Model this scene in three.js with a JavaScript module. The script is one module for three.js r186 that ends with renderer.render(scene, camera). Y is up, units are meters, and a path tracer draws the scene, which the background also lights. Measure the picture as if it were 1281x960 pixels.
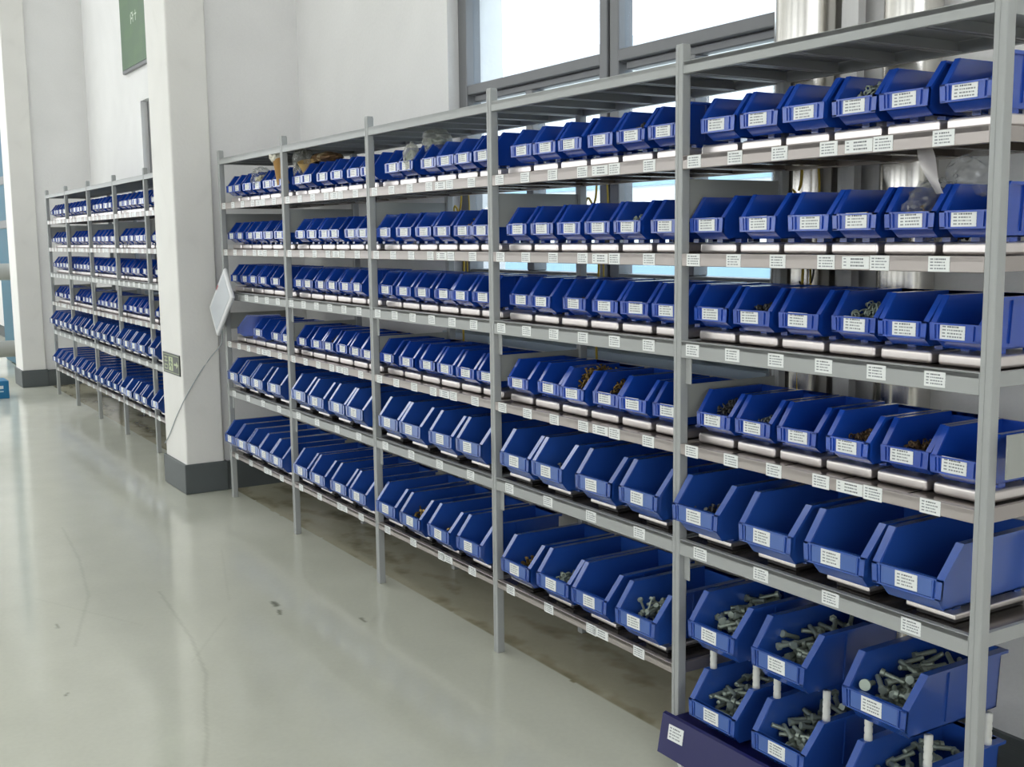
import * as THREE from 'three';
import { RoundedBoxGeometry } from 'three/addons/geometries/RoundedBoxGeometry.js';
import { mergeGeometries } from 'three/addons/utils/BufferGeometryUtils.js';
import { RectAreaLightUniformsLib } from 'three/addons/lights/RectAreaLightUniformsLib.js';
import { ImprovedNoise } from 'three/addons/math/ImprovedNoise.js';

// ------------------------------------------------------------------ camera, sky, lights, exposure
const scene = new THREE.Scene();
const renderer = new THREE.WebGLRenderer();
renderer.toneMapping = THREE.LinearToneMapping;
renderer.toneMappingExposure = 0.76;
renderer.shadowMap.enabled = true;
RectAreaLightUniformsLib.init();

const camera = new THREE.PerspectiveCamera(2 * Math.atan(480 / 1415.85) * 180 / Math.PI, 1281 / 960, 0.05, 200);
{
  const yaw = 1.0174, pitch = 0.1285, roll = -0.0118;
  const V = (x, y, z) => new THREE.Vector3(x, y, z);
  const f = V(-Math.sin(yaw) * Math.cos(pitch), -Math.sin(pitch), -Math.cos(yaw) * Math.cos(pitch));
  const r = V(Math.cos(yaw), 0, -Math.sin(yaw)), u = r.clone().cross(f);
  const r2 = r.clone().multiplyScalar(Math.cos(roll)).addScaledVector(u, Math.sin(roll));
  const u2 = u.clone().multiplyScalar(Math.cos(roll)).addScaledVector(r, -Math.sin(roll));
  camera.position.set(1.4108, 1.4903, 2.0109);
  camera.quaternion.setFromRotationMatrix(new THREE.Matrix4().makeBasis(r2, u2, f.clone().negate()));
}
scene.add(camera);

scene.background = new THREE.Color().setRGB(0.93, 0.97, 1.0);   // overcast daylight
scene.backgroundIntensity = 4.6;

const HALL = { x0: -21, x1: 7, z0: -0.6, z1: 12, top: 6.2 };
const LAMP_POWER = 4, LAMPS = [];
for (const z of [2.6, 6.4, 10.2]) for (let i = 0; i < 6; i++) LAMPS.push([-18.6 + i * 4.6, 5.6, z]);
for (const [x, y, z] of LAMPS) {
  const l = new THREE.RectAreaLight(new THREE.Color().setRGB(1, 0.995, 0.98), LAMP_POWER, 2.3, 0.28);
  l.position.set(x, y - 0.075, z); l.lookAt(x, y - 5, z); l.name = 'ceiling_lamp_light'; scene.add(l);
}

// ------------------------------------------------------------------ helpers
function rng(seed) { let a = seed >>> 0; return () => { a = (a + 0x6D2B79F5) | 0; let t = Math.imul(a ^ (a >>> 15), 1 | a); t = (t + Math.imul(t ^ (t >>> 7), 61 | t)) ^ t; return ((t ^ (t >>> 14)) >>> 0) / 4294967296; }; }
const taken = {};
function numbered(name) { const n = taken[name] = (taken[name] ?? -1) + 1; return n ? name + '_' + String(n).padStart(3, '0') : name; }
function mesh(name, geometry, material, parent, pos, rot) {
  const m = new THREE.Mesh(geometry, material); m.name = parent ? name : numbered(name);
  if (pos) m.position.set(...pos); if (rot) m.rotation.set(...rot);
  m.castShadow = m.receiveShadow = true; (parent ?? scene).add(m); return m;
}
function group(name, pos, turn = 0) { const g = new THREE.Group(); g.name = numbered(name); if (pos) g.position.set(...pos); g.rotation.y = turn; scene.add(g); return g; }
function tag(o, label, category, grp, kind) { Object.assign(o.userData, { label, category }); if (grp) o.userData.group = grp; if (kind) o.userData.kind = kind; return o; }
function structure(o, label) { o.userData.kind = 'structure'; if (label) o.userData.label = label; return o; }
const box = (x0, x1, y0, y1, z0, z1) => new THREE.BoxGeometry(x1 - x0, y1 - y0, z1 - z0).translate((x0 + x1) / 2, (y0 + y1) / 2, (z0 + z1) / 2);
const rbox = (w, h, d, r = 0.003, s = 2) => new RoundedBoxGeometry(w, h, d, s, r);
function plain(g) { const o = g.index ? g.toNonIndexed() : g; for (const k of Object.keys(o.attributes)) if (!['position', 'normal', 'uv'].includes(k)) o.deleteAttribute(k); return o; }
const merge = (list) => mergeGeometries(list.map(plain));
function bar(a, b, w, h, up = [0, 1, 0]) {              // a rectangular bar from a to b
  const A = new THREE.Vector3(...a), B = new THREE.Vector3(...b), d = B.clone().sub(A), L = d.length(); d.normalize();
  const x = new THREE.Vector3(...up).cross(d).normalize(), y = d.clone().cross(x);
  return new THREE.BoxGeometry(w, h, L).applyMatrix4(new THREE.Matrix4().makeBasis(x, y, d).setPosition(A.add(B).multiplyScalar(0.5)));
}
const tube = (pts, r, seg = 40, rad = 6) => new THREE.TubeGeometry(new THREE.CatmullRomCurve3(pts.map((p) => new THREE.Vector3(...p))), seg, r, rad);
function worldUV(g, s = 1) {                            // uv in metres by the main direction of each face
  const o = plain(g), p = o.attributes.position, n = o.attributes.normal, uv = new Float32Array(p.count * 2);
  for (let i = 0; i < p.count; i++) {
    const ax = Math.abs(n.getX(i)), ay = Math.abs(n.getY(i)), az = Math.abs(n.getZ(i));
    const [a, b] = ay >= ax && ay >= az ? [p.getX(i), p.getZ(i)] : ax >= az ? [p.getZ(i), p.getY(i)] : [p.getX(i), p.getY(i)];
    uv[2 * i] = a * s; uv[2 * i + 1] = b * s;
  }
  o.setAttribute('uv', new THREE.BufferAttribute(uv, 2)); return o;
}
const perlin = new ImprovedNoise();
function noiseTexture(size, fn, srgb = true, wrap = true) {
  const [w, h] = Array.isArray(size) ? size : [size, size], data = new Uint8Array(w * h * 4);
  for (let j = 0; j < h; j++) for (let i = 0; i < w; i++) { const c = fn(i / w, j / h, i, j), k = (j * w + i) * 4; for (let q = 0; q < 3; q++) data[k + q] = Math.max(0, Math.min(255, c[q] ?? c[0])); data[k + 3] = 255; }
  const t = new THREE.DataTexture(data, w, h); t.magFilter = THREE.LinearFilter; t.minFilter = THREE.LinearMipmapLinearFilter; t.generateMipmaps = true;
  if (wrap) t.wrapS = t.wrapT = THREE.RepeatWrapping; if (srgb) t.colorSpace = THREE.SRGBColorSpace; t.needsUpdate = true; return t;
}
function tileNoise(u, v, f, seed) {                     // periodic noise on [0,1)^2
  const a = u * 2 * Math.PI, b = v * 2 * Math.PI, R = f / (2 * Math.PI);
  return perlin.noise(Math.cos(a) * R + seed, Math.sin(a) * R + Math.cos(b) * R * 0.73, Math.sin(b) * R + seed * 1.7);
}
const std = (color, o = {}) => new THREE.MeshStandardMaterial({ color, roughness: 0.5, ...o });

// ------------------------------------------------------------------ materials
const r0 = rng(11);
const plasterBump = noiseTexture(256, (u, v) => [128 + 70 * tileNoise(u, v, 40, 3) + 40 * (r0() - 0.5)], false);
plasterBump.repeat.set(1.5, 1.5);
const wallTone = noiseTexture(512, (u, v) => { const n = 5 * tileNoise(u, v, 4, 1) + 3 * tileNoise(u, v, 16, 8) + 3 * (r0() - 0.5); return [231 + n, 230 + n, 229 + n]; });
wallTone.repeat.set(0.35, 0.35);
const M = {};
M.wall = new THREE.MeshStandardMaterial({ map: wallTone, bumpMap: plasterBump, bumpScale: 0.0012, roughness: 0.75 });
M.column = new THREE.MeshStandardMaterial({ map: noiseTexture(512, (u, v) => { const n = 4 * tileNoise(u, v, 5, 2) + 3 * (r0() - 0.5) - 9 * Math.max(0, tileNoise(u, v, 9, 5) - 0.35); return [232 + n, 230 + n, 226 + n]; }), bumpMap: plasterBump, bumpScale: 0.001, roughness: 0.6 });
M.plinth = std(0x565b5c, { roughness: 0.55, bumpMap: plasterBump, bumpScale: 0.001 });
M.ceiling = std(0xdcdcd8, { roughness: 0.9 });
M.frame = std(0x77787a, { roughness: 0.45, metalness: 0.3 });
M.glass = new THREE.MeshPhysicalMaterial({ color: 0xf4faff, roughness: 0.02, transmission: 1, thickness: 0, ior: 1.5 });
const paintGrain = noiseTexture(128, () => [128 + 60 * (r0() - 0.5)], false); paintGrain.repeat.set(12, 12);
M.rack = std(0xa3a5a4, { roughness: 0.4, bumpMap: paintGrain, bumpScale: 0.0002 });
M.rackPlate = std(0x9fa19c, { roughness: 0.55 });
M.strip = std(0xaaa29e, { roughness: 0.36, metalness: 0.5 });
M.alu = std(0xe6dedb, { roughness: 0.3, metalness: 0.85 });
M.pan = std(0x8d8682, { roughness: 0.22, metalness: 0.85 });
M.mat = std(0x2c2a29, { roughness: 0.5 });
M.blue = [0x1746aa, 0x1542a2, 0x1a4aae].map((c) => new THREE.MeshPhysicalMaterial({ color: c, roughness: 0.26, clearcoat: 0.7, clearcoatRoughness: 0.12 }));
M.bigBlue = [0x234c9f, 0x204899, 0x2750a3].map((c) => new THREE.MeshPhysicalMaterial({ color: c, roughness: 0.26, clearcoat: 0.7, clearcoatRoughness: 0.12 }));
M.navy = std(0x1c1c55, { roughness: 0.4 });
M.holder = std(0x4a68aa, { roughness: 0.14 });
M.peg = std(0xd8d8d2, { roughness: 0.5 });
M.steel = std(0x8e918c, { roughness: 0.34, metalness: 0.85 });
M.zinc = std(0x939d93, { roughness: 0.4, metalness: 0.5 });
M.galv = std(0x9aa39a, { roughness: 0.5, metalness: 0.5 });
M.darkSteel = std(0x5b5a57, { roughness: 0.4, metalness: 0.8 });
M.brass = std(0x8c7442, { roughness: 0.38, metalness: 0.85 });
M.bronze = std(0x5f4c38, { roughness: 0.45, metalness: 0.7 });
M.duct = std(0xc9c6c0, { roughness: 0.22, metalness: 1 });
M.yellow = std(0xb59a2c, { roughness: 0.5 });
M.black = std(0x1d1d1f, { roughness: 0.5 });
M.wire = std(0xa9b0b4, { roughness: 0.5 });
M.bag = new THREE.MeshPhysicalMaterial({ color: 0xf3f4f4, roughness: 0.12, transmission: 0.94, thickness: 0, ior: 1.4, side: THREE.DoubleSide });
M.cloudyBag = new THREE.MeshPhysicalMaterial({ color: 0xe2e2dd, roughness: 0.22, transmission: 0.8, thickness: 0, ior: 1.4, side: THREE.DoubleSide });
M.cardboard = std(0xa8814c, { roughness: 0.85 });
M.board = std(0xdfe0e2, { roughness: 0.35 });
M.teal = std(0x0a5c74, { roughness: 0.5 });

function canvasTexture(w, h, draw) { const c = document.createElement('canvas'); c.width = w; c.height = h; draw(c.getContext('2d'), w, h); const t = new THREE.CanvasTexture(c); t.colorSpace = THREE.SRGBColorSpace; t.magFilter = THREE.LinearFilter; return t; }
// printed stickers: the print is too small to read in the photograph, short dark strokes on white
function sticker(seed, wide) {
  const r = rng(seed);
  return canvasTexture(wide ? 192 : 128, 80, (g, w, h) => {
    g.fillStyle = '#e6e8e6'; g.fillRect(0, 0, w, h);
    const rows = wide ? 3 : 4;
    for (let k = 0; k < rows; k++) {
      const y = 12 + k * (h - 16) / rows;
      g.fillStyle = '#84888c'; g.fillRect(12, y, 14 + r() * 6, 7);
      g.fillStyle = k === 0 || (wide && k === 2) ? '#4c5054' : '#777b80';
      let x = wide ? 62 : 38; const end = wide ? 150 : 96 + r() * 20;
      while (x < end) { const l = 3 + r() * 9; g.fillRect(x, y, l, wide ? 10 : 7); x += l + 2 + r() * 3; }
    }
  });
}
M.sticker = [1, 2, 3].map((s) => std(0xffffff, { map: sticker(s), roughness: 0.35 }));
M.wideSticker = std(0xffffff, { map: sticker(9, true), roughness: 0.35 });

// ------------------------------------------------------------------ floor
const FL = { x0: -14, x1: 4, z0: -0.6, z1: 6.4 };
function segDist(px, py, pts) { let m = 9; for (let k = 0; k + 1 < pts.length; k++) { const [ax, ay] = pts[k], [bx, by] = pts[k + 1], dx = bx - ax, dy = by - ay, t = Math.max(0, Math.min(1, ((px - ax) * dx + (py - ay) * dy) / (dx * dx + dy * dy))); m = Math.min(m, Math.hypot(px - ax - t * dx, py - ay - t * dy)); } return m; }
const marks = [
  { pts: [[-3.40, 0.83], [-2.75, 0.88], [-2.36, 0.94], [-2.11, 1.02], [-1.85, 1.09], [-1.68, 1.15]], w: 0.008, d: 14 },
  { pts: [[-4.8, 0.97], [-4.1, 1.02], [-3.5, 1.1], [-2.9, 1.27]], w: 0.008, d: 10 },
  { pts: [[-2.99, 0.47], [-2.93, 0.475]], w: 0.014, d: 80 }, { pts: [[-2.87, 0.49], [-2.82, 0.50]], w: 0.010, d: 70 },
  { pts: [[-2.6, 0.25], [-2.55, 0.252]], w: 0.008, d: 60 }, { pts: [[-3.2, 1.28], [-3.15, 1.285]], w: 0.007, d: 40 }, { pts: [[-2.45, 1.38], [-2.43, 1.39]], w: 0.006, d: 60 },
  { pts: [[-2.9, 0.7], [-2.5, 0.95]], w: 0.005, d: 8 }, { pts: [[-3.9, 0.4], [-3.1, 0.62]], w: 0.005, d: 7 }, { pts: [[-3.6, 1.3], [-3.0, 1.0]], w: 0.005, d: 7 },
];
const rf = rng(5);
const floorMap = noiseTexture([2048, 796], (u, v) => {
  const x = FL.x0 + u * (FL.x1 - FL.x0), z = FL.z0 + v * (FL.z1 - FL.z0);
  let n = 5 * perlin.noise(x * 1.3, z * 2.1, 3) + 4 * perlin.noise(x * 5, z * 7, 7) + 3.5 * (rf() - 0.5);
  let c = [212 + n, 213 + n, 199 + n];
  for (const m of marks) { const d = segDist(x, z, m.pts); if (d < m.w * 2) { const k = m.d * Math.max(0, 1 - (d / (m.w * (1 + 0.6 * perlin.noise(x * 40, z * 40, 1)))) ** 2); c = c.map((q) => q - k); } }
  // bare, stained concrete along the wall under the racks
  const edge = -0.085 + 0.006 * perlin.noise(x * 3, 0, 9) + 0.008 * perlin.noise(x * 14, z * 14, 4);
  if (z < edge) {
    const s = perlin.noise(x * 2.2, z * 7, 21) + 0.45 * perlin.noise(x * 9, z * 16, 2) + 0.2 * perlin.noise(x * 30, z * 34, 6), dark = 62 * Math.max(0, s - 0.05) + 8 * s;
    c = [186 - dark + n, 181 - dark * 1.05 + n, 158 - dark * 1.12 + n];
  }
  return c;
}, true, false);
const floorBump = noiseTexture(512, (u, v) => [128 + 80 * tileNoise(u, v, 5, 12) + 30 * tileNoise(u, v, 26, 6)], false); floorBump.repeat.set(6, 3);
M.floor = new THREE.MeshStandardMaterial({ map: floorMap, roughness: 0.12, bumpMap: floorBump, bumpScale: 0.0006 });
{
  const g = new THREE.PlaneGeometry(FL.x1 - FL.x0, FL.z1 - FL.z0).rotateX(-Math.PI / 2).translate((FL.x0 + FL.x1) / 2, 0, (FL.z0 + FL.z1) / 2);
  const p = g.attributes.position, uv = g.attributes.uv;
  for (let i = 0; i < p.count; i++) uv.setXY(i, (p.getX(i) - FL.x0) / (FL.x1 - FL.x0), (p.getZ(i) - FL.z0) / (FL.z1 - FL.z0));
  structure(mesh('floor', g, M.floor), 'glossy pale green painted concrete hall floor');
  const far = std(0xd4d5c7, { roughness: 0.12 });
  const h = HALL, y0 = -0.12;
  structure(mesh('floor', merge([box(h.x0 - 0.3, FL.x0, y0, 0, h.z0 - 0.4, h.z1 + 0.3), box(FL.x1, h.x1 + 0.3, y0, 0, h.z0 - 0.4, h.z1 + 0.3), box(FL.x0, FL.x1, y0, 0, FL.z1, h.z1 + 0.3), box(FL.x0, FL.x1, y0, -0.002, h.z0 - 0.4, FL.z1)]), far), 'pale green painted floor in the rest of the hall');
}

// ------------------------------------------------------------------ walls, ceiling, windows
const SKY = [-20.5, -10, 1.4, 5.4];                    // roof light: x0, x1, z0, z1
const WZ = -0.6, WT = 0.3;                              // inner face and thickness of the window wall
const WIN = [[-3.35, -1.24], [-9.0, -6.89], [-15, -12.9]], WY = [1.05, 2.72];
{
  const parts = []; let x = HALL.x0;
  for (const [a, b] of [...WIN].sort((p, q) => p[0] - q[0])) { parts.push(box(x, a, 0, HALL.top, WZ - WT, WZ), box(a, b, 0, WY[0], WZ - WT, WZ), box(a, b, WY[1], HALL.top, WZ - WT, WZ)); x = b; }
  parts.push(box(x, HALL.x1, 0, HALL.top, WZ - WT, WZ));
  structure(mesh('wall_back', worldUV(merge(parts)), M.wall), 'white plastered wall with tall windows behind the racks');
  { const e = [HALL.x0 - 0.25, HALL.x0]; structure(mesh('wall_left', worldUV(merge([box(...e, 0, 1.2, WZ, HALL.z1), box(...e, 4.4, HALL.top, WZ, HALL.z1), box(...e, 1.2, 4.4, WZ, 3), box(...e, 1.2, 4.4, 11.4, HALL.z1)])), M.wall)); }
  { const e = [HALL.x1, HALL.x1 + 0.25]; structure(mesh('wall_right', worldUV(merge([box(...e, 0, 1.2, WZ, HALL.z1), box(...e, 4.4, HALL.top, WZ, HALL.z1), box(...e, 1.2, 4.4, WZ, 1), box(...e, 1.2, 4.4, 9.4, HALL.z1)])), M.wall)); }
  // the opposite wall has a band of daylight windows
  const fr = [box(HALL.x0, HALL.x1, 0, 1.2, HALL.z1, HALL.z1 + 0.25), box(HALL.x0, HALL.x1, 4.4, HALL.top, HALL.z1, HALL.z1 + 0.25)];
  for (let i = 0; i <= 5; i++) { const c = HALL.x0 + i * 5.6; fr.push(box(Math.max(HALL.x0, c - 0.6), Math.min(HALL.x1, c + 0.6), 1.2, 4.4, HALL.z1, HALL.z1 + 0.25)); }
  structure(mesh('wall_front', worldUV(merge(fr)), M.wall));
  const [sx0, sx1, sz0, sz1] = SKY, ct = [HALL.top, HALL.top + 0.25];
  structure(mesh('ceiling', merge([box(HALL.x0 - 0.25, sx0, ...ct, WZ - WT, HALL.z1 + 0.25), box(sx1, HALL.x1 + 0.25, ...ct, WZ - WT, HALL.z1 + 0.25), box(sx0, sx1, ...ct, WZ - WT, sz0), box(sx0, sx1, ...ct, sz1, HALL.z1 + 0.25)]), M.ceiling));
  // dark painted base along the window wall
  structure(mesh('baseboard_back', box(HALL.x0, HALL.x1, 0, 0.17, WZ, WZ + 0.015), M.plinth), 'dark grey painted base of the window wall');
}
function frameBar(name, w, x0, x1, y0, y1, z0, z1, m = M.frame) { const b = mesh(name, rbox(x1 - x0, y1 - y0, z1 - z0, 0.006, 1), m, w, [(x0 + x1) / 2, (y0 + y1) / 2, (z0 + z1) / 2]); return b; }
M.sill = std(0xaab9c4, { roughness: 0.4 }); M.spandrel = std(0x56667a, { roughness: 0.4, metalness: 0.2 });
WIN.forEach(([a, b], i) => {
  const w = new THREE.Group(); w.name = 'window_' + (i + 1); scene.add(w); structure(w, ['grey aluminium window above the middle of the front rack', 'grey aluminium window above the rack behind the pillar', 'grey aluminium window past the second pillar'][i]);
  const zf = -0.655, zb = -0.735, c0 = a + 0.075, c1 = b - 0.06, m0 = a + 1.114, m1 = m0 + 0.113;
  const rail = [[WY[0], WY[0] + 0.05], [1.30, 1.345], [2.146, 2.192], [WY[1] - 0.06, WY[1]]];
  frameBar('frame_post', w, a, c0, WY[0], WY[1], zb, zf); frameBar('frame_post', w, c1, b, WY[0], WY[1], zb, zf);
  frameBar('mullion', w, m0, m0 + 0.05, WY[0], WY[1], zb, zf); frameBar('mullion', w, m0 + 0.056, m1, WY[0], WY[1], zb, zf - 0.008);
  for (const [x0, x1] of [[c0, m0], [m1, c1]]) {
    for (const [y0, y1] of rail) frameBar('rail', w, x0, x1, y0, y1, zb, zf - 0.004);
    frameBar('rail', w, x0 + 0.02, x1 - 0.02, 2.115, 2.146, zb, zf - 0.03);
    const s = (x0 + x1) / 2 - 0.03;
    frameBar('sash_post', w, s, s + 0.055, 1.345, 2.115, zb, zf - 0.01);
    for (const [p, q] of [[x0, s], [s + 0.055, x1]]) mesh('pane', box(p, q, 1.345, 2.115, -0.700, -0.694), M.glass, w);
    mesh('pane', box(x0, x1, 2.192, WY[1] - 0.06, -0.700, -0.694), M.glass, w);
    mesh('lower_panel', box(x0, x1, WY[0] + 0.05, 1.30, -0.71, -0.69), M.spandrel, w);
  }
  mesh('window_sill', box(a - 0.03, b + 0.03, WY[0] - 0.03, WY[0], zf, WZ + 0.04), M.sill, w);
});
// opposite windows: frames and panes
for (let i = 0; i < 5; i++) {
  const w = new THREE.Group(); w.name = 'window_' + (4 + i); scene.add(w); structure(w);
  const a = HALL.x0 + i * 5.6 + 0.6, b = a + 4.4, z = HALL.z1 + 0.1;
  for (let k = 0; k <= 4; k++) { const x = a + k * 1.1; frameBar('mullion', w, Math.max(a, x - 0.03), Math.min(b, x + 0.03), 1.2, 4.4, z - 0.03, z + 0.03); }
  for (const y of [1.2, 3.4, 4.34]) frameBar('rail', w, a, b, y, y + 0.06, z - 0.025, z + 0.025);
}
{
  const w = new THREE.Group(); w.name = 'window_9'; scene.add(w); structure(w);
  for (let k = 0; k <= 7; k++) frameBar('mullion', w, HALL.x0 - 0.14, HALL.x0 - 0.08, 1.2, 4.4, 3 + k * 1.19, 3.06 + k * 1.19);
  for (const y of [1.2, 3.4, 4.34]) frameBar('rail', w, HALL.x0 - 0.135, HALL.x0 - 0.085, y, y + 0.06, 3, 11.4);
  const q = new THREE.Group(); q.name = 'window_11'; scene.add(q); structure(q);
  for (let k = 0; k <= 7; k++) frameBar('mullion', q, HALL.x1 + 0.08, HALL.x1 + 0.14, 1.2, 4.4, 1 + k * 1.19, 1.06 + k * 1.19);
  for (const y of [1.2, 3.4, 4.34]) frameBar('rail', q, HALL.x1 + 0.085, HALL.x1 + 0.135, y, y + 0.06, 1, 9.4);
  const v = new THREE.Group(); v.name = 'window_10'; scene.add(v); structure(v);
  for (let k = 0; k <= 8; k++) { const x = SKY[0] + k * (SKY[1] - SKY[0] - 0.05) / 8; frameBar('bar', v, x, x + 0.05, HALL.top + 0.1, HALL.top + 0.16, SKY[2], SKY[3]); }
}
// columns with dark painted plinths
function column(xr, label) {
  const w = 0.44, c = new THREE.Group(); c.name = numbered('pillar'); scene.add(c); c.position.set(xr - w / 2, 0, 0); structure(c, label);
  mesh('shaft', worldUV(rbox(w, HALL.top, 0.23, 0.012).translate(0, HALL.top / 2, 0.195 - 0.115)), M.column, c);
  mesh('pier', worldUV(box(-w / 2 - 0.05, w / 2 - 0.03, 0, HALL.top, WZ, -0.03)), M.wall, c);
  mesh('plinth', merge([rbox(w + 0.03, 0.178, 0.26, 0.006, 1).translate(0, 0.089, 0.21 - 0.13), box(-w / 2 - 0.06, w / 2 + 0.005, 0, 0.17, WZ + 0.016, -0.04)]), M.plinth, c);
  return c;
}
column(-5.2, 'white pillar with dark base between the two racks');
column(-11.17, 'white pillar at the end of the rack behind');

// ------------------------------------------------------------------ outside: neighbouring building and yard
{
  structure(mesh('ground', box(-60, 40, -0.3, -0.15, -40, -0.95), std(0xb9b9b2, { roughness: 0.9 })));
  const b = group('factory_building', [0, 0, -9]);
  tag(b, 'white factory building with pale blue bands seen through the windows', 'building');
  mesh('wall', box(-40, 20, -0.15, 4.2, -8, 0), std(0xeef0f0, { roughness: 0.8 }), b);
  const pale = std(0x9fc0d2, { roughness: 0.6 });
  for (const y of [0.9, 1.5, 2.25, 3.1]) mesh('band', box(-40, 20, y, y + 0.22, 0, 0.04), pale, b);
  mesh('roof', box(-40.3, 20.3, 4.2, 4.45, -8.2, 0.3), std(0xd9dde0, { roughness: 0.7 }), b);
}

// ------------------------------------------------------------------ ceiling lamps
{
  const glow = std(0xffffff, { emissive: new THREE.Color(1, 0.985, 0.95), emissiveIntensity: 4 });
  const shell = rbox(2.4, 0.09, 0.34, 0.01, 1), face = box(-1.15, 1.15, -0.06, -0.046, -0.14, 0.14), rod = new THREE.CylinderGeometry(0.006, 0.006, 0.56, 6);
  LAMPS.forEach(([x, y, z], i) => {
    const l = group('ceiling_lamp', [x, y, z]);
    tag(l, 'long fluorescent ceiling lamp hanging above the hall floor', 'lamp', 'ceiling lamps of the hall');
    mesh('housing', shell, M.board, l); mesh('diffuser', face, glow, l);
    for (const s of [-0.9, 0.9]) mesh('rod', rod, M.frame, l, [s, 0.32, 0]);
  });
}

// ------------------------------------------------------------------ racks
const H = [1.948, 1.7015, 1.4415, 1.205, 0.9195, 0.649, 0.276];      // top edge of the front beams, top board first
const BH = [0.033, 0.036, 0.034, 0.047, 0.030, 0.046, 0.029];        // their heights
const POST = 0.03, RD = 0.40;
const ord = ['first', 'second', 'third', 'fourth', 'fifth', 'sixth'];
const G = {
  post: merge([rbox(POST, 1.99, POST, 0.004, 2).translate(POST / 2, 0.995, -POST / 2), box(0.013, 0.0145, 0, 1.985, 0, 0.0012), rbox(POST - 0.003, 0.006, POST - 0.003, 0.002, 1).translate(POST / 2, 1.991, -POST / 2)]),
  plate: rbox(0.138, 0.0275, 0.2, 0.008, 3), smallPlate: rbox(0.13, 0.013, 0.28, 0.004, 2), cell: new THREE.BoxGeometry(0.1, 0.013, 0.24),
  tag: new THREE.BoxGeometry(0.053, 0.0325, 0.0008), wideTag: new THREE.BoxGeometry(0.078, 0.028, 0.0008),
  bracket: rbox(0.024, 0.075, 0.004, 0.002, 1),
};
const shelfGeo = {}, panelGeo = {};
function shelfShape(w, k) {                              // front and rear beam, side rails
  const id = w + '_' + k; if (shelfGeo[id]) return shelfGeo[id];
  const h = BH[k];
  return shelfGeo[id] = merge([rbox(w, h, 0.016, 0.002, 1).translate(w / 2, -h / 2, -0.010), box(0, w, -0.012, -0.002, -0.022, -0.002), box(0, w, -0.032, 0, -RD + 0.002, -RD + 0.018), box(-0.012, -0.001, -0.032, -0.001, -RD + 0.03, -0.03), box(w + 0.001, w + 0.012, -0.032, -0.001, -RD + 0.03, -0.03)]);
}
function panelShape(pw) { return panelGeo[pw] ??= merge([box(0, pw, -0.004, -0.0025, -RD + 0.02, -0.02), box(0, 0.0015, -0.03, -0.004, -RD + 0.02, -0.02), box(pw - 0.0015, pw, -0.03, -0.004, -RD + 0.02, -0.02), box(0, 0.012, -0.03, -0.0285, -RD + 0.02, -0.02), box(pw - 0.012, pw, -0.03, -0.0285, -RD + 0.02, -0.02)]); }
function rack(name, label, x0, pitch, bays, near) {      // posts at x0 - i * pitch (their front edge towards the far end), i = 0 .. bays
  const t = group(name, [x0, 0, 0]); tag(t, label, 'shelving rack');
  for (let i = 0; i <= bays; i++) {
    const x = -i * pitch;
    mesh('post', G.post, M.rack, t, [x, 0, 0]); mesh('post', G.post, M.rack, t, [x, 0, -RD + POST]);
    for (const k of [2, 4]) if (!(near && i === 0 && k === 2)) mesh('side_plate', box(0.012, 0.016, k === 2 ? 0.085 : 0.068, k === 2 ? 0.2 : 0.16, -RD + 0.03, -0.032), M.rackPlate, t, [x, H[k], 0]);
  }
  const w = pitch - POST;
  for (let i = 0; i < bays; i++) for (let k = 0; k < 7; k++) {
    if (near && i === 0 && k === 6) continue;
    const x = -(i + 1) * pitch + POST, wide = near && i === 0 ? w - 0.0346 : w;
    const s = mesh('shelf', shelfShape(wide, k), [1, 2, 4, 6].includes(k) ? M.strip : M.rack, t, [x, H[k], 0]);
    const n = 5, pw = (wide - 0.008 * (n - 1)) / n;
    for (let q = 0; q < n; q++) mesh('panel', panelShape(pw), k ? M.pan : M.rack, s, [q * (pw + 0.008), 0, 0]);
    if (!k) continue;
    const big = k >= 5, m = big ? 4 : 6, step = wide / m;
    for (let q = 0; q < m; q++) {
      const c = step * (q + 0.5);
      if (big) { mesh('weighing_plate', G.smallPlate, M.alu, s, [c, 0.0193, -0.165]); mesh('load_cell', G.cell, M.mat, s, [c, 0.0064, -0.165]); }
      else mesh('weighing_plate', G.plate, M.alu, s, [c, 0.0138, -0.158]);
      mesh('shelf_sticker', G.tag, M.sticker[(q + k + i) % 3], s, [c - 0.03, -BH[k] / 2, -0.0016]);
    }
    if ([1, 2, 4, 6].includes(k)) mesh('shelf_sticker', G.wideTag, M.wideSticker, s, [wide * 0.645, -BH[k] / 2, -0.0016]);
    if (k === 3 || k === 5) mesh('bracket', G.bracket, M.rack, s, [0.012, -BH[k] - 0.036, -0.02]);
  }
  return t;
}
const PITCH = 0.9962, FP = 0.938;
rack('storage_rack', 'long grey steel rack full of blue bins standing before the white pillar', 0, PITCH, 5, true).children.forEach((c) => { if (c.name === 'post' && c.position.x === 0) c.position.x = -0.0346 + 0.0; });
rack('storage_rack', 'distant grey steel rack of blue bins standing behind the white pillar', -6.6626 + FP, FP, 5, false);

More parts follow.
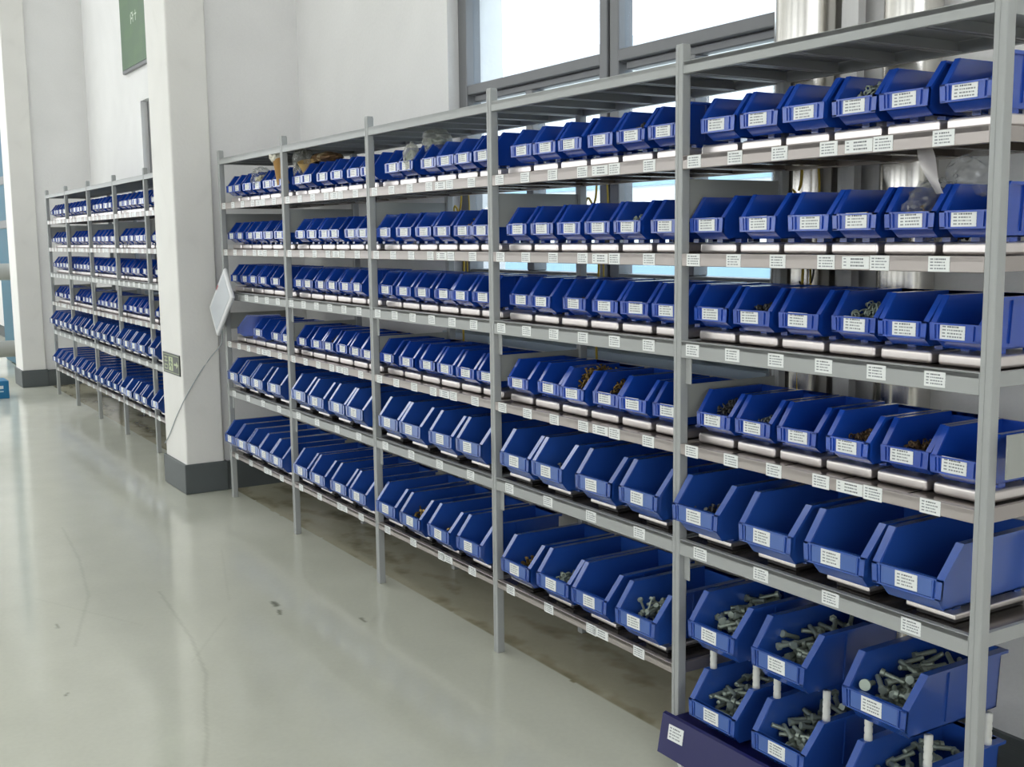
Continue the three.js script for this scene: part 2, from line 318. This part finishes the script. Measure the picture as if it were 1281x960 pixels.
// ------------------------------------------------------------------ blue bins
function binShape({ W, L, Hh, lipTop, lipBot, slant, foot, t, rim, taper }) {
  const list = [], hw = W / 2 - rim;
  const prof = new THREE.Shape([[-L, 0], [-foot, 0], [-0.006, lipBot], [-0.006, lipTop], [-slant, Hh], [-L, Hh]].map(([z, y]) => new THREE.Vector2(z, y)));
  for (const s of [-1, 1]) {
    const g = new THREE.ExtrudeGeometry(prof, { depth: t, bevelEnabled: false });        // x = z, y = y, z = thickness
    g.applyMatrix4(new THREE.Matrix4().set(0, 0, 1, s > 0 ? hw - t : -hw, 0, 1, 0, 0, -1, 0, 0, 0, 0, 0, 0, 1));
    g.scale(1, 1, -1);
    const ix = g.index, p = g.attributes.position; for (let i = 0; i < p.count; i += 3) { for (const a of ['position', 'normal', 'uv']) { const at = g.attributes[a]; for (let c = 0; c < at.itemSize; c++) { const q = at.array[(i + 1) * at.itemSize + c]; at.array[(i + 1) * at.itemSize + c] = at.array[(i + 2) * at.itemSize + c]; at.array[(i + 2) * at.itemSize + c] = q; } } }
    g.computeVertexNormals(); list.push(g);
    const xr = s * (W / 2 - rim / 2 - 0.0005), rw = rim + t;
    list.push(bar([xr, lipTop - 0.004, -0.004], [xr, Hh - 0.001, -slant - 0.002], rw, 0.007));
    list.push(bar([xr, Hh - 0.003, -slant + 0.001], [xr, Hh - 0.003, -L], rw, 0.007));
    list.push(bar([s * (hw + 0.002), 0.012, -L * 0.45], [s * (hw + 0.002), Hh - 0.006, -L * 0.45], 0.005, 0.006, [0, 0, 1]));
    list.push(box(s * (W / 2 - 0.022) - 0.002, s * (W / 2 - 0.022) + 0.002, lipBot + 0.002, lipTop - 0.002, -0.004, 0.004));
    list.push(box(s > 0 ? W / 2 - 0.014 : -W / 2, s > 0 ? W / 2 : -W / 2 + 0.014, lipBot, lipTop, -0.012, 0.003));
  }
  list.push(box(-hw, hw, 0, Hh, -L, -L + t), box(-W / 2, W / 2, Hh - 0.008, Hh, -L - 0.004, -L + t));
  list.push(box(-hw, hw, 0, t, -L, -foot), bar([0, lipBot, -0.008], [0, 0.001, -foot], 2 * hw, t, [0, 0, 1]));
  list.push(box(-W / 2, W / 2, lipBot, lipTop, -0.005, 0), box(-W / 2, W / 2, lipTop - 0.004, lipTop, -0.009, 0.003), box(-W / 2, W / 2, lipBot - 0.001, lipBot + 0.003, -0.006, 0.003));
  for (const sx of [-1, 1]) for (const z of [-foot - 0.06, -L + 0.03]) list.push(box(sx * hw * 0.7 - 0.012, sx * hw * 0.7 + 0.012, -0.01, 0.001, z - 0.012, z + 0.012));
  const g = merge(list), p = g.attributes.position;
  for (let i = 0; i < p.count; i++) p.setX(i, p.getX(i) * (1 - taper * (1 - Math.min(1, Math.max(0, p.getY(i) / Hh)))));
  g.computeVertexNormals(); return g;
}
const SMALL = { W: 0.137, L: 0.235, Hh: 0.112, lipTop: 0.056, lipBot: 0.019, slant: 0.048, foot: 0.032, t: 0.003, rim: 0.0115, taper: 0.1 };
const BIG = { W: 0.192, L: 0.345, Hh: 0.148, lipTop: 0.078, lipBot: 0.032, slant: 0.06, foot: 0.035, t: 0.004, rim: 0.0155, taper: 0.1 };
G.small = binShape(SMALL); G.big = binShape(BIG);
G.smallTag = new THREE.BoxGeometry(0.062, 0.0345, 0.0007); G.bigTag = new THREE.BoxGeometry(0.058, 0.036, 0.0007); G.holder = rbox(0.132, 0.039, 0.0016, 0.0006, 1);
G.peg = new THREE.LatheGeometry([[0, 0], [0.010, 0], [0.010, 0.012], [0.0085, 0.016], [0.010, 0.02], [0.010, 0.03], [0.0085, 0.034], [0.010, 0.038], [0.010, 0.048], [0.0085, 0.052], [0.010, 0.056], [0.010, 0.076], [0, 0.076]].map((q) => new THREE.Vector2(...q)), 12);
const rb = rng(77);
const BINS = {};
function bin(kind, x, y, z, turn, label, grp, extra = {}) {
  const big = kind === 'big', S = big ? BIG : SMALL, g = group('parts_bin', [x, y, z], turn);
  tag(g, label, 'bin', grp);
  mesh('body', big ? G.big : G.small, (big ? M.bigBlue : M.blue)[Math.floor(rb() * 3)], g);
  const cy = (S.lipTop + S.lipBot) / 2, off = (rb() - 0.5) * 0.014;
  if (big) mesh('label_holder', G.holder, M.holder, g, [0, cy, 0.0012]);
  mesh('label_sticker', big ? G.bigTag : G.smallTag, M.sticker[Math.floor(rb() * 3)], g, [off - (big ? 0.004 : 0.002), cy + (big ? 0 : 0.001) + (rb() - 0.5) * 0.003, big ? 0.0026 : 0.0006], [0, 0, (rb() - 0.5) * 0.04]);
  if (extra.pegs) for (const sx of [-1, 1]) for (const pz of [-0.085, -0.3]) mesh('stacking_peg', G.peg, M.peg, g, [sx * 0.084, -0.076, pz]);
  return g;
}
// positions along each shelf, from the pillar-side post of the bay; contents by bin
const SPOTS = {
  '01': [0.097, 0.25, 0.408, 0.558, 0.697, 0.856], '02': [0.07, 0.253, 0.432, 0.571, 0.722, 0.861], '03': [0.079, 0.245, 0.402, 0.568, 0.708, 0.847],
  '04': [0.105, 0.251, 0.406, 0.57, 0.723, 0.864], '05': [0.113, 0.373, 0.595, 0.798],
  '11': [0.133, 0.272, 0.417, 0.581, 0.733, 0.881], '12': [0.11, 0.26, 0.419, 0.571, 0.716, 0.883], '13': [0.115, 0.254, 0.437, 0.605, 0.745, 0.894],
  '14': [0.112, 0.286, 0.438, 0.602, 0.741, 0.901], '15': [0.187, 0.387, 0.635, 0.85], '16': [0.189, 0.405, 0.605, 0.841],
  '21': [0.147, 0.286, 0.465, 0.604, 0.745, 0.889], '22': [0.07, 0.255, 0.413, 0.585, 0.724, 0.863], '23': [0.074, 0.25, 0.406, 0.575, 0.714, 0.87],
  '24': [0.073, 0.261, 0.422, 0.578, 0.745, 0.886], '25': [0.2, 0.4, 0.66, 0.866], '26': [0.147, 0.387, 0.625, 0.848],
  '31': [0.106, 0.245, 0.425, 0.595, 0.765, 0.904], '32': [0.126, 0.265, 0.404, 0.543, 0.71, 0.849], '33': [0.07, 0.209, 0.348, 0.487, 0.626, 0.765],
  '34': [0.1, 0.28, 0.419, 0.573, 0.735, 0.874], '35': [0.181, 0.436, 0.665, 0.866], '36': [0.181, 0.406, 0.644, 0.862],
  '41': [0.07, 0.209, 0.378, 0.517, 0.686, 0.824], '42': [0.07, 0.209, 0.367, 0.533, 0.683, 0.822], '43': [0.07, 0.258, 0.414, 0.553, 0.762],
  '44': [0.138, 0.445, 0.727, 0.87], '45': [0.215, 0.415, 0.616, 0.85], '46': [0.099, 0.291, 0.483, 0.675, 0.867],
};
const HEAPS = {   // shelf and bin -> what lies in it
  '01-3': ['nut', 'zinc', 1.0, 'steel nuts'], '02-1': ['nut', 'brass', 0.25, 'a few brass nuts'], '02-3': ['nut', 'bronze', 0.35, 'a few bronze nuts'], '03-1': ['nut', 'darkSteel', 0.6, 'dark steel nuts'], '03-3': ['ring', 'zinc', 0.9, 'zinc washers'],
  '04-0': ['nut', 'darkSteel', 0.9, 'dark steel nuts'], '04-1': ['nut', 'steel', 0.4, 'small steel nuts'], '04-3': ['nut', 'bronze', 0.6, 'bronze screws'], '04-4': ['nut', 'bronze', 0.45, 'bronze nuts'], '05-0': ['screw', 'darkSteel', 0.35, 'dark screws'],
  '11-4': ['nut', 'darkSteel', 0.7, 'dark nuts'], '12-4': ['nut', 'zinc', 0.75, 'zinc nuts'], '13-2': ['nut', 'brass', 0.3, 'a few brass nuts'], '13-4': ['nut', 'bronze', 0.25, 'a few bronze nuts'],
  '14-2': ['screw', 'brass', 1.3, 'brass screws'], '14-3': ['nut', 'brass', 1.1, 'brass nuts'], '15-1': ['screw', 'steel', 0.3, 'a few steel screws'], '16-0': ['screw', 'brass', 0.45, 'brass screws'], '16-1': ['nut', 'zinc', 0.7, 'zinc nuts'], '16-3': ['screw', 'galv', 1.0, 'stout grey bolts'],
  '22-4': ['screw', 'brass', 0.6, 'brass screws'], '26-1': ['screw', 'brass', 1.0, 'long brass screws'], '26-2': ['screw', 'brass', 0.35, 'some brass screws'], '33-4': ['nut', 'bronze', 0.8, 'bronze nuts'], '34-2': ['nut', 'bronze', 1.0, 'bronze nuts'],
};
const nutGeo = new THREE.TorusGeometry(0.0058, 0.0026, 4, 6), ringGeo = new THREE.TorusGeometry(0.0085, 0.002, 4, 10), screwGeo = merge([new THREE.CylinderGeometry(0.0022, 0.0022, 0.03, 5), new THREE.CylinderGeometry(0.005, 0.005, 0.004, 6).translate(0, 0.017, 0)]);
const E3 = new THREE.Euler(), M4 = new THREE.Matrix4(), Q = new THREE.Quaternion();
function heap(S, kind, amount, seed, big, stout) {
  const r = rng(seed), list = [], base = kind === 'nut' ? nutGeo : kind === 'ring' ? ringGeo : screwGeo, n = Math.round((stout ? 110 : big ? 260 : 190) * Math.min(1.3, amount) + 25);
  const hw = S.W / 2 * 0.8, peak = 0.03 + 0.042 * amount * (big ? 1.2 : 1), zc = -0.075 - 0.03 * Math.max(0, amount - 0.5), k = stout ? 1.7 : big ? 1.25 : 1;
  for (let i = 0; i < n; i++) {
    const half = kind === 'screw' ? 0.017 * k : 0.008 * k, x = (r() * 2 - 1) * (hw - half * 0.9), z = -0.028 - half - (r() ** 0.8) * (0.09 + 0.1 * Math.min(1, amount)) * (big ? 1.3 : 1);
    const top = peak * Math.max(0.15, 1 - ((z - zc) / 0.11) ** 2 * 0.8) * (1 - 0.3 * (x / hw) ** 2), y = Math.max(half * 0.85 + 0.004, 0.009 + top * (0.55 + 0.45 * r()));
    Q.setFromEuler(E3.set(r() * 6.3, r() * 6.3, r() * 6.3));
    list.push(base.clone().applyMatrix4(M4.compose(new THREE.Vector3(x * (1 - 0.1), y, z), Q, new THREE.Vector3(k, k, k))));
  }
  return merge(list);
}
for (const [key, xs] of Object.entries(SPOTS)) {
  const b = +key[0], r = +key[1], big = r >= 5, x0 = -(b + 1) * PITCH + POST;
  xs.forEach((x, i) => {
    const c = HEAPS[key + '-' + i], row = ord[r - 1] + ' row down';
    const label = `blue ${c ? 'bin of ' + c[3] : (big ? 'large bin' : 'bin')}, ${ord[i]} from pillar, ${row}, ${ord[4 - b]} bay`;
    let turn = (rb() - 0.5) * 0.05; const z = (big ? 0.035 : -0.033) + (rb() - 0.5) * 0.014;
    if (key === '44' && i === 0) turn = -0.35;
    const y = H[r] + (big ? 0.0363 : 0.0378);
    bin(big ? 'big' : 'small', x0 + x, y, z, turn, label, big ? 'large blue bins on the lower shelves of the front rack' : 'small blue bins on the upper shelves of the front rack');
    if (c) tag(mesh('hardware_heap', heap(big ? BIG : SMALL, c[0], c[2] * (big ? 1.1 : 1.3), 100 + b * 50 + r * 7 + i, big, c[1] === 'galv'), M[c[1]], null, [x0 + x, y, z], [0, turn, 0]), `loose ${c[3].replace('a few ', '').replace('some ', '')} in ${ord[i]} bin from pillar, ${row}, ${ord[4 - b]} bay`, 'hardware', 'small hardware in the bins', 'stuff');
  });
}
// far rack
for (let b = 0; b < 5; b++) for (let r = 1; r <= 6; r++) {
  const big = r >= 5, n = big ? 4 : 6, w = FP - POST, x0 = -6.6626 + FP - (b + 1) * FP + POST;
  for (let i = 0; i < (b ? n : 1 + (r < 5)); i++) {
    const x = x0 + (i + 0.5) * w / n + (rb() - 0.5) * 0.012;
    bin(big ? 'big' : 'small', x, H[r] + (big ? 0.0363 : 0.0378), (big ? 0.035 : -0.033) + (rb() - 0.5) * 0.012, (rb() - 0.5) * 0.05, `blue ${big ? 'large bin' : 'bin'}, ${ord[i]} along, ${ord[r - 1]} row down, ${ord[4 - b]} bay of rack behind pillar`, 'blue bins on the rack behind the pillar');
  }
}

// ------------------------------------------------------------------ stacked bolt bins on a trolley, in the open bottom of the end bay
{
  const t = group('bin_trolley', [-0.5, 0, 0]);
  tag(t, 'low dark blue trolley with sloping front under the stacked bolt bins', 'trolley');
  const prof = new THREE.Shape([[0.075, 0.045], [0.055, 0.155], [0.045, 0.158], [0.035, 0.134], [-0.36, 0.134], [-0.36, 0.045]].map((q) => new THREE.Vector2(...q)));
  const g = new THREE.ExtrudeGeometry(prof, { depth: 0.93, bevelEnabled: false }).rotateY(-Math.PI / 2).translate(0.465, 0, 0);
  mesh('tray', g, M.navy, t);
  mesh('label_sticker', new THREE.BoxGeometry(0.062, 0.042, 0.0008), M.sticker[0], t, [-0.40, 0.115, 0.0633], [-0.18, 0, 0.03]);
  for (const sx of [-0.41, 0.41]) for (const sz of [0.02, -0.3]) mesh('caster', new THREE.CylinderGeometry(0.022, 0.022, 0.018, 16).rotateZ(Math.PI / 2), M.peg, t, [sx, 0.0225, sz]);
  const xs = [-0.79, -0.545, -0.245], cols = ['pillar-side', 'middle', 'post-side'];
  // bolt: hexagon head and threaded shank
  const headGeo = new THREE.CylinderGeometry(0.0105, 0.0105, 0.009, 6), thread = []; for (let k = 0; k <= 12; k++) thread.push(new THREE.Vector2(k % 2 ? 0.0066 : 0.0058, -k * 0.0042));
  const shankGeo = new THREE.LatheGeometry([new THREE.Vector2(0, 0), ...thread, new THREE.Vector2(0, -0.0504)].reverse(), 7), bigHead = new THREE.CylinderGeometry(0.0135, 0.0135, 0.008, 16);
  const both = merge([headGeo.clone().translate(0, 0.0045, 0), shankGeo]);
  for (let level = 0; level < 2; level++) xs.forEach((x, i) => {
    const y = level ? 0.369 : 0.1445, z = level ? 0.035 : 0.03, name = `${level ? 'upper' : 'lower'} ${cols[i]}`;
    const b = bin('big', x, y, z, (rb() - 0.5) * 0.03, `blue bin of steel bolts, ${name} one of the six stacked bins`, 'stacked bolt bins', { pegs: level === 1 });
    const r = rng(900 + level * 10 + i), fill = [];
    for (let k = 0; k < 90; k++) {      // the bolts below the surface
      Q.setFromEuler(E3.set(1.57 + (r() - 0.5) * 0.7, r() * 6.3, (r() - 0.5) * 0.6, 'YXZ'));
      const dir = new THREE.Vector3(0, 1, 0).applyQuaternion(Q), lim = 0.06 - 0.032 * Math.abs(dir.x);
      fill.push(both.clone().applyMatrix4(M4.compose(new THREE.Vector3((r() * 2 - 1) * lim + dir.x * 0.021, 0.022 + r() * 0.048, -0.07 - r() * 0.21 + dir.z * 0.021), Q, new THREE.Vector3(1, 1, 1))));
    }
    tag(mesh('bolt_heap', merge(fill), M.zinc, null, [x, y, z]), `deep layer of steel bolts in ${name} stacked bin`, 'hardware', 'bolts in the stacked bins', 'stuff');
    for (let a = 0; a < 5; a++) for (let c = 0; c < 5; c++) {
      const o = group('hex_bolt'); tag(o, `loose zinc hex bolt lying in ${name} stacked bin`, 'bolt', `bolts in ${name} stacked bin`);
      const large = level && i === 2 && a === 0 && c === 0;
      mesh('head', large ? bigHead : headGeo, M.zinc, o, [0, 0.0045, 0]); mesh('shank', shankGeo, M.zinc, o);
      o.quaternion.setFromEuler(E3.set(1.57 + (r() - 0.5) * 0.8, r() * 6.3, (r() - 0.5) * 0.5, 'YXZ'));
      const dir = new THREE.Vector3(0, 1, 0).applyQuaternion(o.quaternion), lim = 0.068 - 0.032 * Math.abs(dir.x);      // the whole bolt stays between the walls
      const bx = THREE.MathUtils.clamp((c - 2) * 0.032 + (r() - 0.5) * 0.014, -lim, lim), bz = -0.062 - a * 0.045 - r() * 0.02;
      o.position.set(x + bx + dir.x * 0.021, y + 0.074 + 0.014 * r() + Math.min(0.03, a * 0.008) + dir.y * 0.02, z + bz + dir.z * 0.021);
      if (large) { o.position.set(x - 0.045, y + 0.088, z - 0.025); o.quaternion.setFromEuler(E3.set(1.35, 0.35, 0)); }
    }
  });
}

// ------------------------------------------------------------------ ducts behind the end bay
function duct(x, r, z, label, extra) {
  const d = group('exhaust_duct', [x, 0, z]); tag(d, label, 'duct', 'steel ducts');
  mesh('tube', new THREE.CylinderGeometry(r, r, HALL.top, 32, 1, true).translate(0, HALL.top / 2, 0), M.duct, d);
  for (const y of [0.55, 1.5, 2.45, 3.4]) mesh('seam_band', new THREE.CylinderGeometry(r + 0.004, r + 0.004, 0.03, 32), M.duct, d, [0, y, 0]);
  if (extra) mesh('support_rail', box(extra[0], extra[1], 0, HALL.top, -0.06, -0.03), M.wall, d);
}
duct(-1.005, 0.093, -0.50, 'shiny round steel duct beside the window', [0.1, 0.16]);
duct(-0.645, 0.075, -0.515, 'shiny round steel duct further from the window');

// ------------------------------------------------------------------ cables behind the racks
function cable(pts, r, m, label, grp) { tag(mesh('cable', tube(pts, r, 60, 6), m), label, 'cable', grp); }
for (let i = 1; i <= 3; i++) {
  const x = -i * PITCH + 0.05, z = -RD - 0.03, nth = ['before the steel duct', 'at the window mullion', 'at the window edge'][i - 1];
  cable([[x, 1.69, z], [x - 0.005, 1.62, z + 0.004], [x - 0.045, 1.585, z], [x - 0.07, 1.61, z], [x - 0.04, 1.63, z + 0.01], [x, 1.58, z + 0.01], [x + 0.01, 1.48, z], [x, 1.2, z], [x - 0.005, 1.1, z], [x, 0.95, z]], 0.0045, M.yellow, `yellow cable looped along the rear rack post ${nth}`);
  cable([[x + 0.06, 1.69, z], [x + 0.065, 1.6, z], [x + 0.04, 1.5, z], [x + 0.045, 1.25, z]], 0.0035, M.yellow, `thin yellow cable hanging beside the rear post ${nth}`);
  const c = []; for (let k = 0; k <= 24; k++) { const a = k / 24 * 4 * Math.PI; c.push([x - 0.012 + 0.02 * Math.cos(a), 1.135 + 0.032 * Math.sin(a), z + 0.012 + k * 0.0008]); }
  cable(c, 0.004, M.yellow, `yellow cable coil tied to the rear post ${nth}`);
}
cable([[-0.93, 1.44, -0.43], [-0.955, 1.40, -0.43], [-0.945, 1.35, -0.43], [-0.91, 1.345, -0.43], [-0.895, 1.39, -0.43], [-0.915, 1.43, -0.43]], 0.003, M.black, 'black cable loop hanging under the second shelf by the duct');
cable([[-0.075, 1.69, -0.43], [-0.08, 1.55, -0.43], [-0.08, 1.46, -0.43]], 0.004, M.yellow, 'yellow cable hanging behind the end post');

// ------------------------------------------------------------------ plastic bags and wrapped parts on the bins
function blob(rx, ry, rz, amp, seed, detail = 5, freq = 2.2) {
  const g = new THREE.IcosahedronGeometry(1, detail), p = g.attributes.position;
  for (let i = 0; i < p.count; i++) { const x = p.getX(i), y = p.getY(i), z = p.getZ(i), n = perlin.noise(x * freq + seed, y * freq, z * freq) + 0.5 * perlin.noise(x * freq * 2.6, y * freq * 2.6 + seed, z * freq * 2.6), s = 1 + amp * n; p.setXYZ(i, x * s * rx, y * s * ry, z * s * rz); }
  g.computeVertexNormals(); return g;
}
const binX = (b, r, i) => -(b + 1) * PITCH + POST + SPOTS['' + b + r][i];
{
  const x = binX(0, 2, 4), y = H[2] + 0.026, t = group('plastic_bag', [x, y + 0.03, -0.12]);
  tag(t, 'clear plastic bag of screws standing open in a second row bin', 'bag');
  mesh('pouch', blob(0.052, 0.062, 0.075, 0.3, 4, 6, 4.5).translate(0, 0.048, 0), M.bag, t);
  const s = new THREE.PlaneGeometry(0.035, 0.16, 4, 16), p = s.attributes.position;
  for (let i = 0; i < p.count; i++) { const v = (p.getY(i) + 0.08) / 0.16; p.setXYZ(i, p.getX(i) * (1 - 0.3 * v) + 0.045 - 0.06 * v, 0.075 + v * 0.13, 0.05 + 0.012 * Math.sin(v * 5 + p.getX(i) * 60)); }
  s.computeVertexNormals(); mesh('flap', s, new THREE.MeshPhysicalMaterial({ color: 0xe6e1e2, roughness: 0.25, transmission: 0.4, thickness: 0, side: THREE.DoubleSide }), t);
  mesh('loose_fold', blob(0.06, 0.045, 0.03, 0.4, 9).translate(0.075, 0.115, -0.02), M.bag, t);
  tag(mesh('hardware_heap', heap(SMALL, 'screw', 0.7, 61, false), M.bronze, null, [x, y, -0.04]), 'bronze screws inside the clear plastic bag', 'hardware', 'small hardware in the bins', 'stuff');
}
{
  const x = binX(2, 1, 1) + 0.02, y = H[1] + 0.026, t = group('plastic_bag', [x, y + 0.06, -0.1]);
  tag(t, 'cloudy plastic bag of grey parts over top row bins, third bay', 'bag');
  mesh('pouch', merge([blob(0.06, 0.055, 0.06, 0.25, 14).translate(0.06, 0.075, -0.03), blob(0.035, 0.055, 0.035, 0.25, 19).translate(0, 0.02, 0.05)]), M.cloudyBag, t);
  mesh('parts', merge([blob(0.024, 0.035, 0.024, 0.3, 24, 4).translate(0, 0.012, 0.05), blob(0.045, 0.03, 0.04, 0.3, 27, 4).translate(0.06, 0.065, -0.03)]), M.zinc, t);
}
{
  const x = binX(4, 1, 3) - 0.02, y = H[1] + 0.026, t = group('plastic_bag', [x, y + 0.03, -0.09]);
  tag(t, 'small clear plastic bag of parts in top row bins by the pillar', 'bag');
  mesh('pouch', blob(0.075, 0.055, 0.05, 0.4, 31).translate(0, 0.06, 0.02), M.bag, t);
  mesh('parts', blob(0.05, 0.03, 0.03, 0.4, 35, 4).translate(0, 0.045, 0.02), std(0xb9b296, { roughness: 0.4, metalness: 0.4 }), t);
}
{
  const y = H[1] + 0.026;
  const roll = group('paper_roll', [binX(3, 1, 0) - 0.01, y + 0.055, -0.1]); roll.rotation.set(0.25, 0, -0.25);
  tag(roll, 'open brown paper cone in the top row, second bay', 'paper roll');
  const pts = [[0.018, 0], [0.03, 0.05], [0.045, 0.088], [0.042, 0.088], [0.027, 0.05], [0.014, 0.003]].map((q) => new THREE.Vector2(...q));
  mesh('cone', new THREE.LatheGeometry(pts, 24), std(0xb89a62, { roughness: 0.8 }), roll); mesh('tip', new THREE.CylinderGeometry(0.019, 0.012, 0.04, 16).translate(0, -0.018, 0), std(0xd6d4cf, { roughness: 0.6 }), roll);
  const pack = group('brown_packet', [-3.80, 1.8815, -0.17]);
  tag(pack, 'long brown paper packet lying across top row bins, second bay', 'packet');
  mesh('packet', blob(0.15, 0.027, 0.06, 0.18, 44), std(0x6c5030, { roughness: 0.6 }), pack); mesh('tape', blob(0.05, 0.028, 0.062, 0.12, 46).translate(0.03, 0.001, 0), std(0x9c8a66, { roughness: 0.3 }), pack);
  const tubeT = group('cardboard_tube', [-4 * PITCH - 0.115, y + 0.04, -0.06]); tubeT.rotation.set(0.1, 0, 0.12);
  tag(tubeT, 'brown cardboard tube with white top in the bin beside a post', 'tube');
  mesh('tube', new THREE.CylinderGeometry(0.034, 0.034, 0.13, 20).translate(0, 0.065, 0), M.cardboard, tubeT); mesh('paper_top', blob(0.05, 0.034, 0.045, 0.25, 51).translate(-0.012, 0.145, 0), std(0xd9d5c8, { roughness: 0.6 }), tubeT);
  const wrap = group('plastic_bag', [-4 * PITCH + 0.06, y + 0.06, -0.1]);
  tag(wrap, 'grey wrapped plastic bag behind the fourth rack post', 'bag');
  mesh('pouch', blob(0.06, 0.085, 0.05, 0.3, 58).translate(0, 0.07, 0), M.cloudyBag, wrap); mesh('parts', blob(0.045, 0.07, 0.035, 0.3, 59, 4).translate(0, 0.065, 0), M.darkSteel, wrap);
}

// ------------------------------------------------------------------ tilted board hung on the end post, its cable, the exit sign
{
  const t = group('hanging_board', [-4.88, 1.145, 0.04]); t.rotation.z = 0.65;
  tag(t, 'white plastic panel hanging askew on the rack post beside the pillar', 'panel');
  mesh('case', rbox(0.385, 0.205, 0.022, 0.01, 3), M.board, t); mesh('face_sheet', rbox(0.33, 0.155, 0.002, 0.0008, 1), std(0xc6cad0, { roughness: 0.3 }), t, [0, 0, 0.0118]);
  mesh('hook', tube([[0.17, 0.09, 0], [0.15, 0.125, -0.005], [0.12, 0.15, -0.02]], 0.0025, 16), M.black, t);
  mesh('red_mark', rbox(0.04, 0.012, 0.002, 0.0006, 1), std(0xa04a52), t, [0.02, 0.09, 0.0115]);
  cable([[-4.93, 0.99, 0.03], [-5.05, 0.9, 0.0], [-5.195, 0.80, 0.03], [-5.195, 0.708, 0.10], [-5.195, 0.56, 0.195], [-5.21, 0.53, 0.205], [-5.346, 0.45, 0.2], [-5.53, 0.312, 0.2], [-5.64, 0.245, 0.2]], 0.003, M.wire, 'thin grey cable drooping from the panel across the white pillar');
}
{
  const tex = canvasTexture(256, 128, (g, w, h) => {
    g.fillStyle = '#1d241d'; g.fillRect(0, 0, w, h); g.strokeStyle = '#8f9a72'; g.lineWidth = 5; g.strokeRect(7, 7, w - 14, h - 14);
    g.fillStyle = '#a7b383';
    for (const [x, y, a, b] of [[22, 24, 52, 6], [22, 50, 52, 5], [46, 20, 6, 44], [22, 74, 52, 6], [22, 100, 52, 6], [22, 74, 6, 32], [68, 74, 6, 32]]) g.fillRect(x, y, a, b);
    g.fillRect(92, 18, 66, 92); g.fillStyle = '#27402a'; g.beginPath(); g.arc(128, 32, 8, 0, 7); g.fill();
    g.lineWidth = 9; g.strokeStyle = '#27402a'; g.beginPath(); g.moveTo(126, 42); g.lineTo(120, 70); g.lineTo(136, 84); g.lineTo(132, 104); g.moveTo(120, 70); g.lineTo(104, 90); g.moveTo(104, 58); g.lineTo(124, 48); g.lineTo(144, 62); g.stroke();
    g.fillStyle = '#a7b383'; g.fillRect(176, 56, 40, 14); g.beginPath(); g.moveTo(212, 38); g.lineTo(242, 63); g.lineTo(212, 88); g.fill();
  });
  const s = group('exit_sign', [-5.405, 0.762, 0.1955]); tag(s, 'small dark green exit sign with arrow on the white pillar', 'sign');
  mesh('plate', rbox(0.36, 0.125, 0.006, 0.002, 1), std(0x20271f, { roughness: 0.4 }), s, [0, 0, 0.003]); mesh('print', new THREE.BoxGeometry(0.35, 0.115, 0.0006), std(0xffffff, { map: tex, roughness: 0.4 }), s, [0, 0, 0.0064]);
}

// ------------------------------------------------------------------ notice board high on the wall behind the pillar
{
  const b = group('notice_board', [-8.6, 2.98, WZ]); tag(b, 'green notice board high on the wall behind the pillar', 'notice board');
  mesh('frame', rbox(1.72, 1.2, 0.03, 0.006, 1), M.frame, b, [0, 0.62, 0.015]);
  const tex = canvasTexture(512, 360, (g, w, h) => {
    g.fillStyle = '#4f6b4e'; g.fillRect(0, 0, w, h); g.fillStyle = '#5b7d52'; for (let k = 0; k < 40; k++) { g.globalAlpha = 0.15; g.fillRect((k * 97) % w, (k * 53) % h, 90, 60); } g.globalAlpha = 1;
    g.fillStyle = '#8fa6c0'; g.fillRect(0, 0, w, 110); g.fillStyle = '#5f7f98'; g.fillRect(0, 84, w, 40);
    g.fillStyle = '#c5d0c0'; for (const [x, y, a, c] of [[116, 222, 5, 26], [124, 218, 12, 5], [124, 232, 12, 5], [140, 218, 4, 28], [136, 226, 14, 4], [168, 218, 4, 28], [160, 226, 20, 4]]) g.fillRect(x, y, a, c);
  });
  mesh('poster', new THREE.BoxGeometry(1.66, 1.14, 0.004), std(0xffffff, { map: tex, roughness: 0.5 }), b, [0, 0.62, 0.033]);
}

// ------------------------------------------------------------------ machine corner past the second pillar
{
  const m = group('process_machine', [-13.9, 0, -0.12]); tag(m, 'tall teal machine frame past the second pillar', 'machine');
  mesh('cabinet', rbox(0.9, 3.6, 0.44, 0.02).translate(-0.1, 1.8, -0.19), M.teal, m);
  for (const y of [2.25, 1.72]) mesh('trim_bar', rbox(0.94, 0.1, 0.46, 0.01, 1), M.frame, m, [-0.1, y, -0.19]);
  for (const y of [1.05, 0.12]) mesh('pipe', new THREE.CylinderGeometry(0.1, 0.1, 0.9, 20).rotateX(Math.PI / 2), M.rackPlate, m, [0.46, y + 0.1, 0.2]);
  const d = group('electric_motor', [-12.55, 0, 0.42]); tag(d, 'black round motor with cream rim past the second pillar', 'motor');
  mesh('housing', new THREE.CylinderGeometry(0.16, 0.16, 0.3, 28).rotateZ(Math.PI / 2), M.black, d, [0, 0.36, 0]); mesh('rim', new THREE.TorusGeometry(0.165, 0.016, 8, 28).rotateY(Math.PI / 2), std(0xcfc8ac), d, [0.14, 0.36, 0]);
  mesh('foot', rbox(0.26, 0.2, 0.24, 0.01, 1), std(0xb9b4a2), d, [0, 0.1, 0]);
  const c = group('blue_crate', [-10.55, 0, 0.56]); tag(c, 'small blue carton on the floor past the second pillar', 'carton');
  mesh('carton', rbox(0.3, 0.17, 0.24, 0.004, 1), std(0x1470a0), c, [0, 0.085, 0]);
  mesh('print', new THREE.BoxGeometry(0.0008, 0.03, 0.14), std(0xdfe8ee), c, [0.1505, 0.11, 0]); mesh('print', new THREE.BoxGeometry(0.0008, 0.012, 0.14), std(0xb8d0de), c, [0.1505, 0.07, 0]);
}

renderer.render(scene, camera);
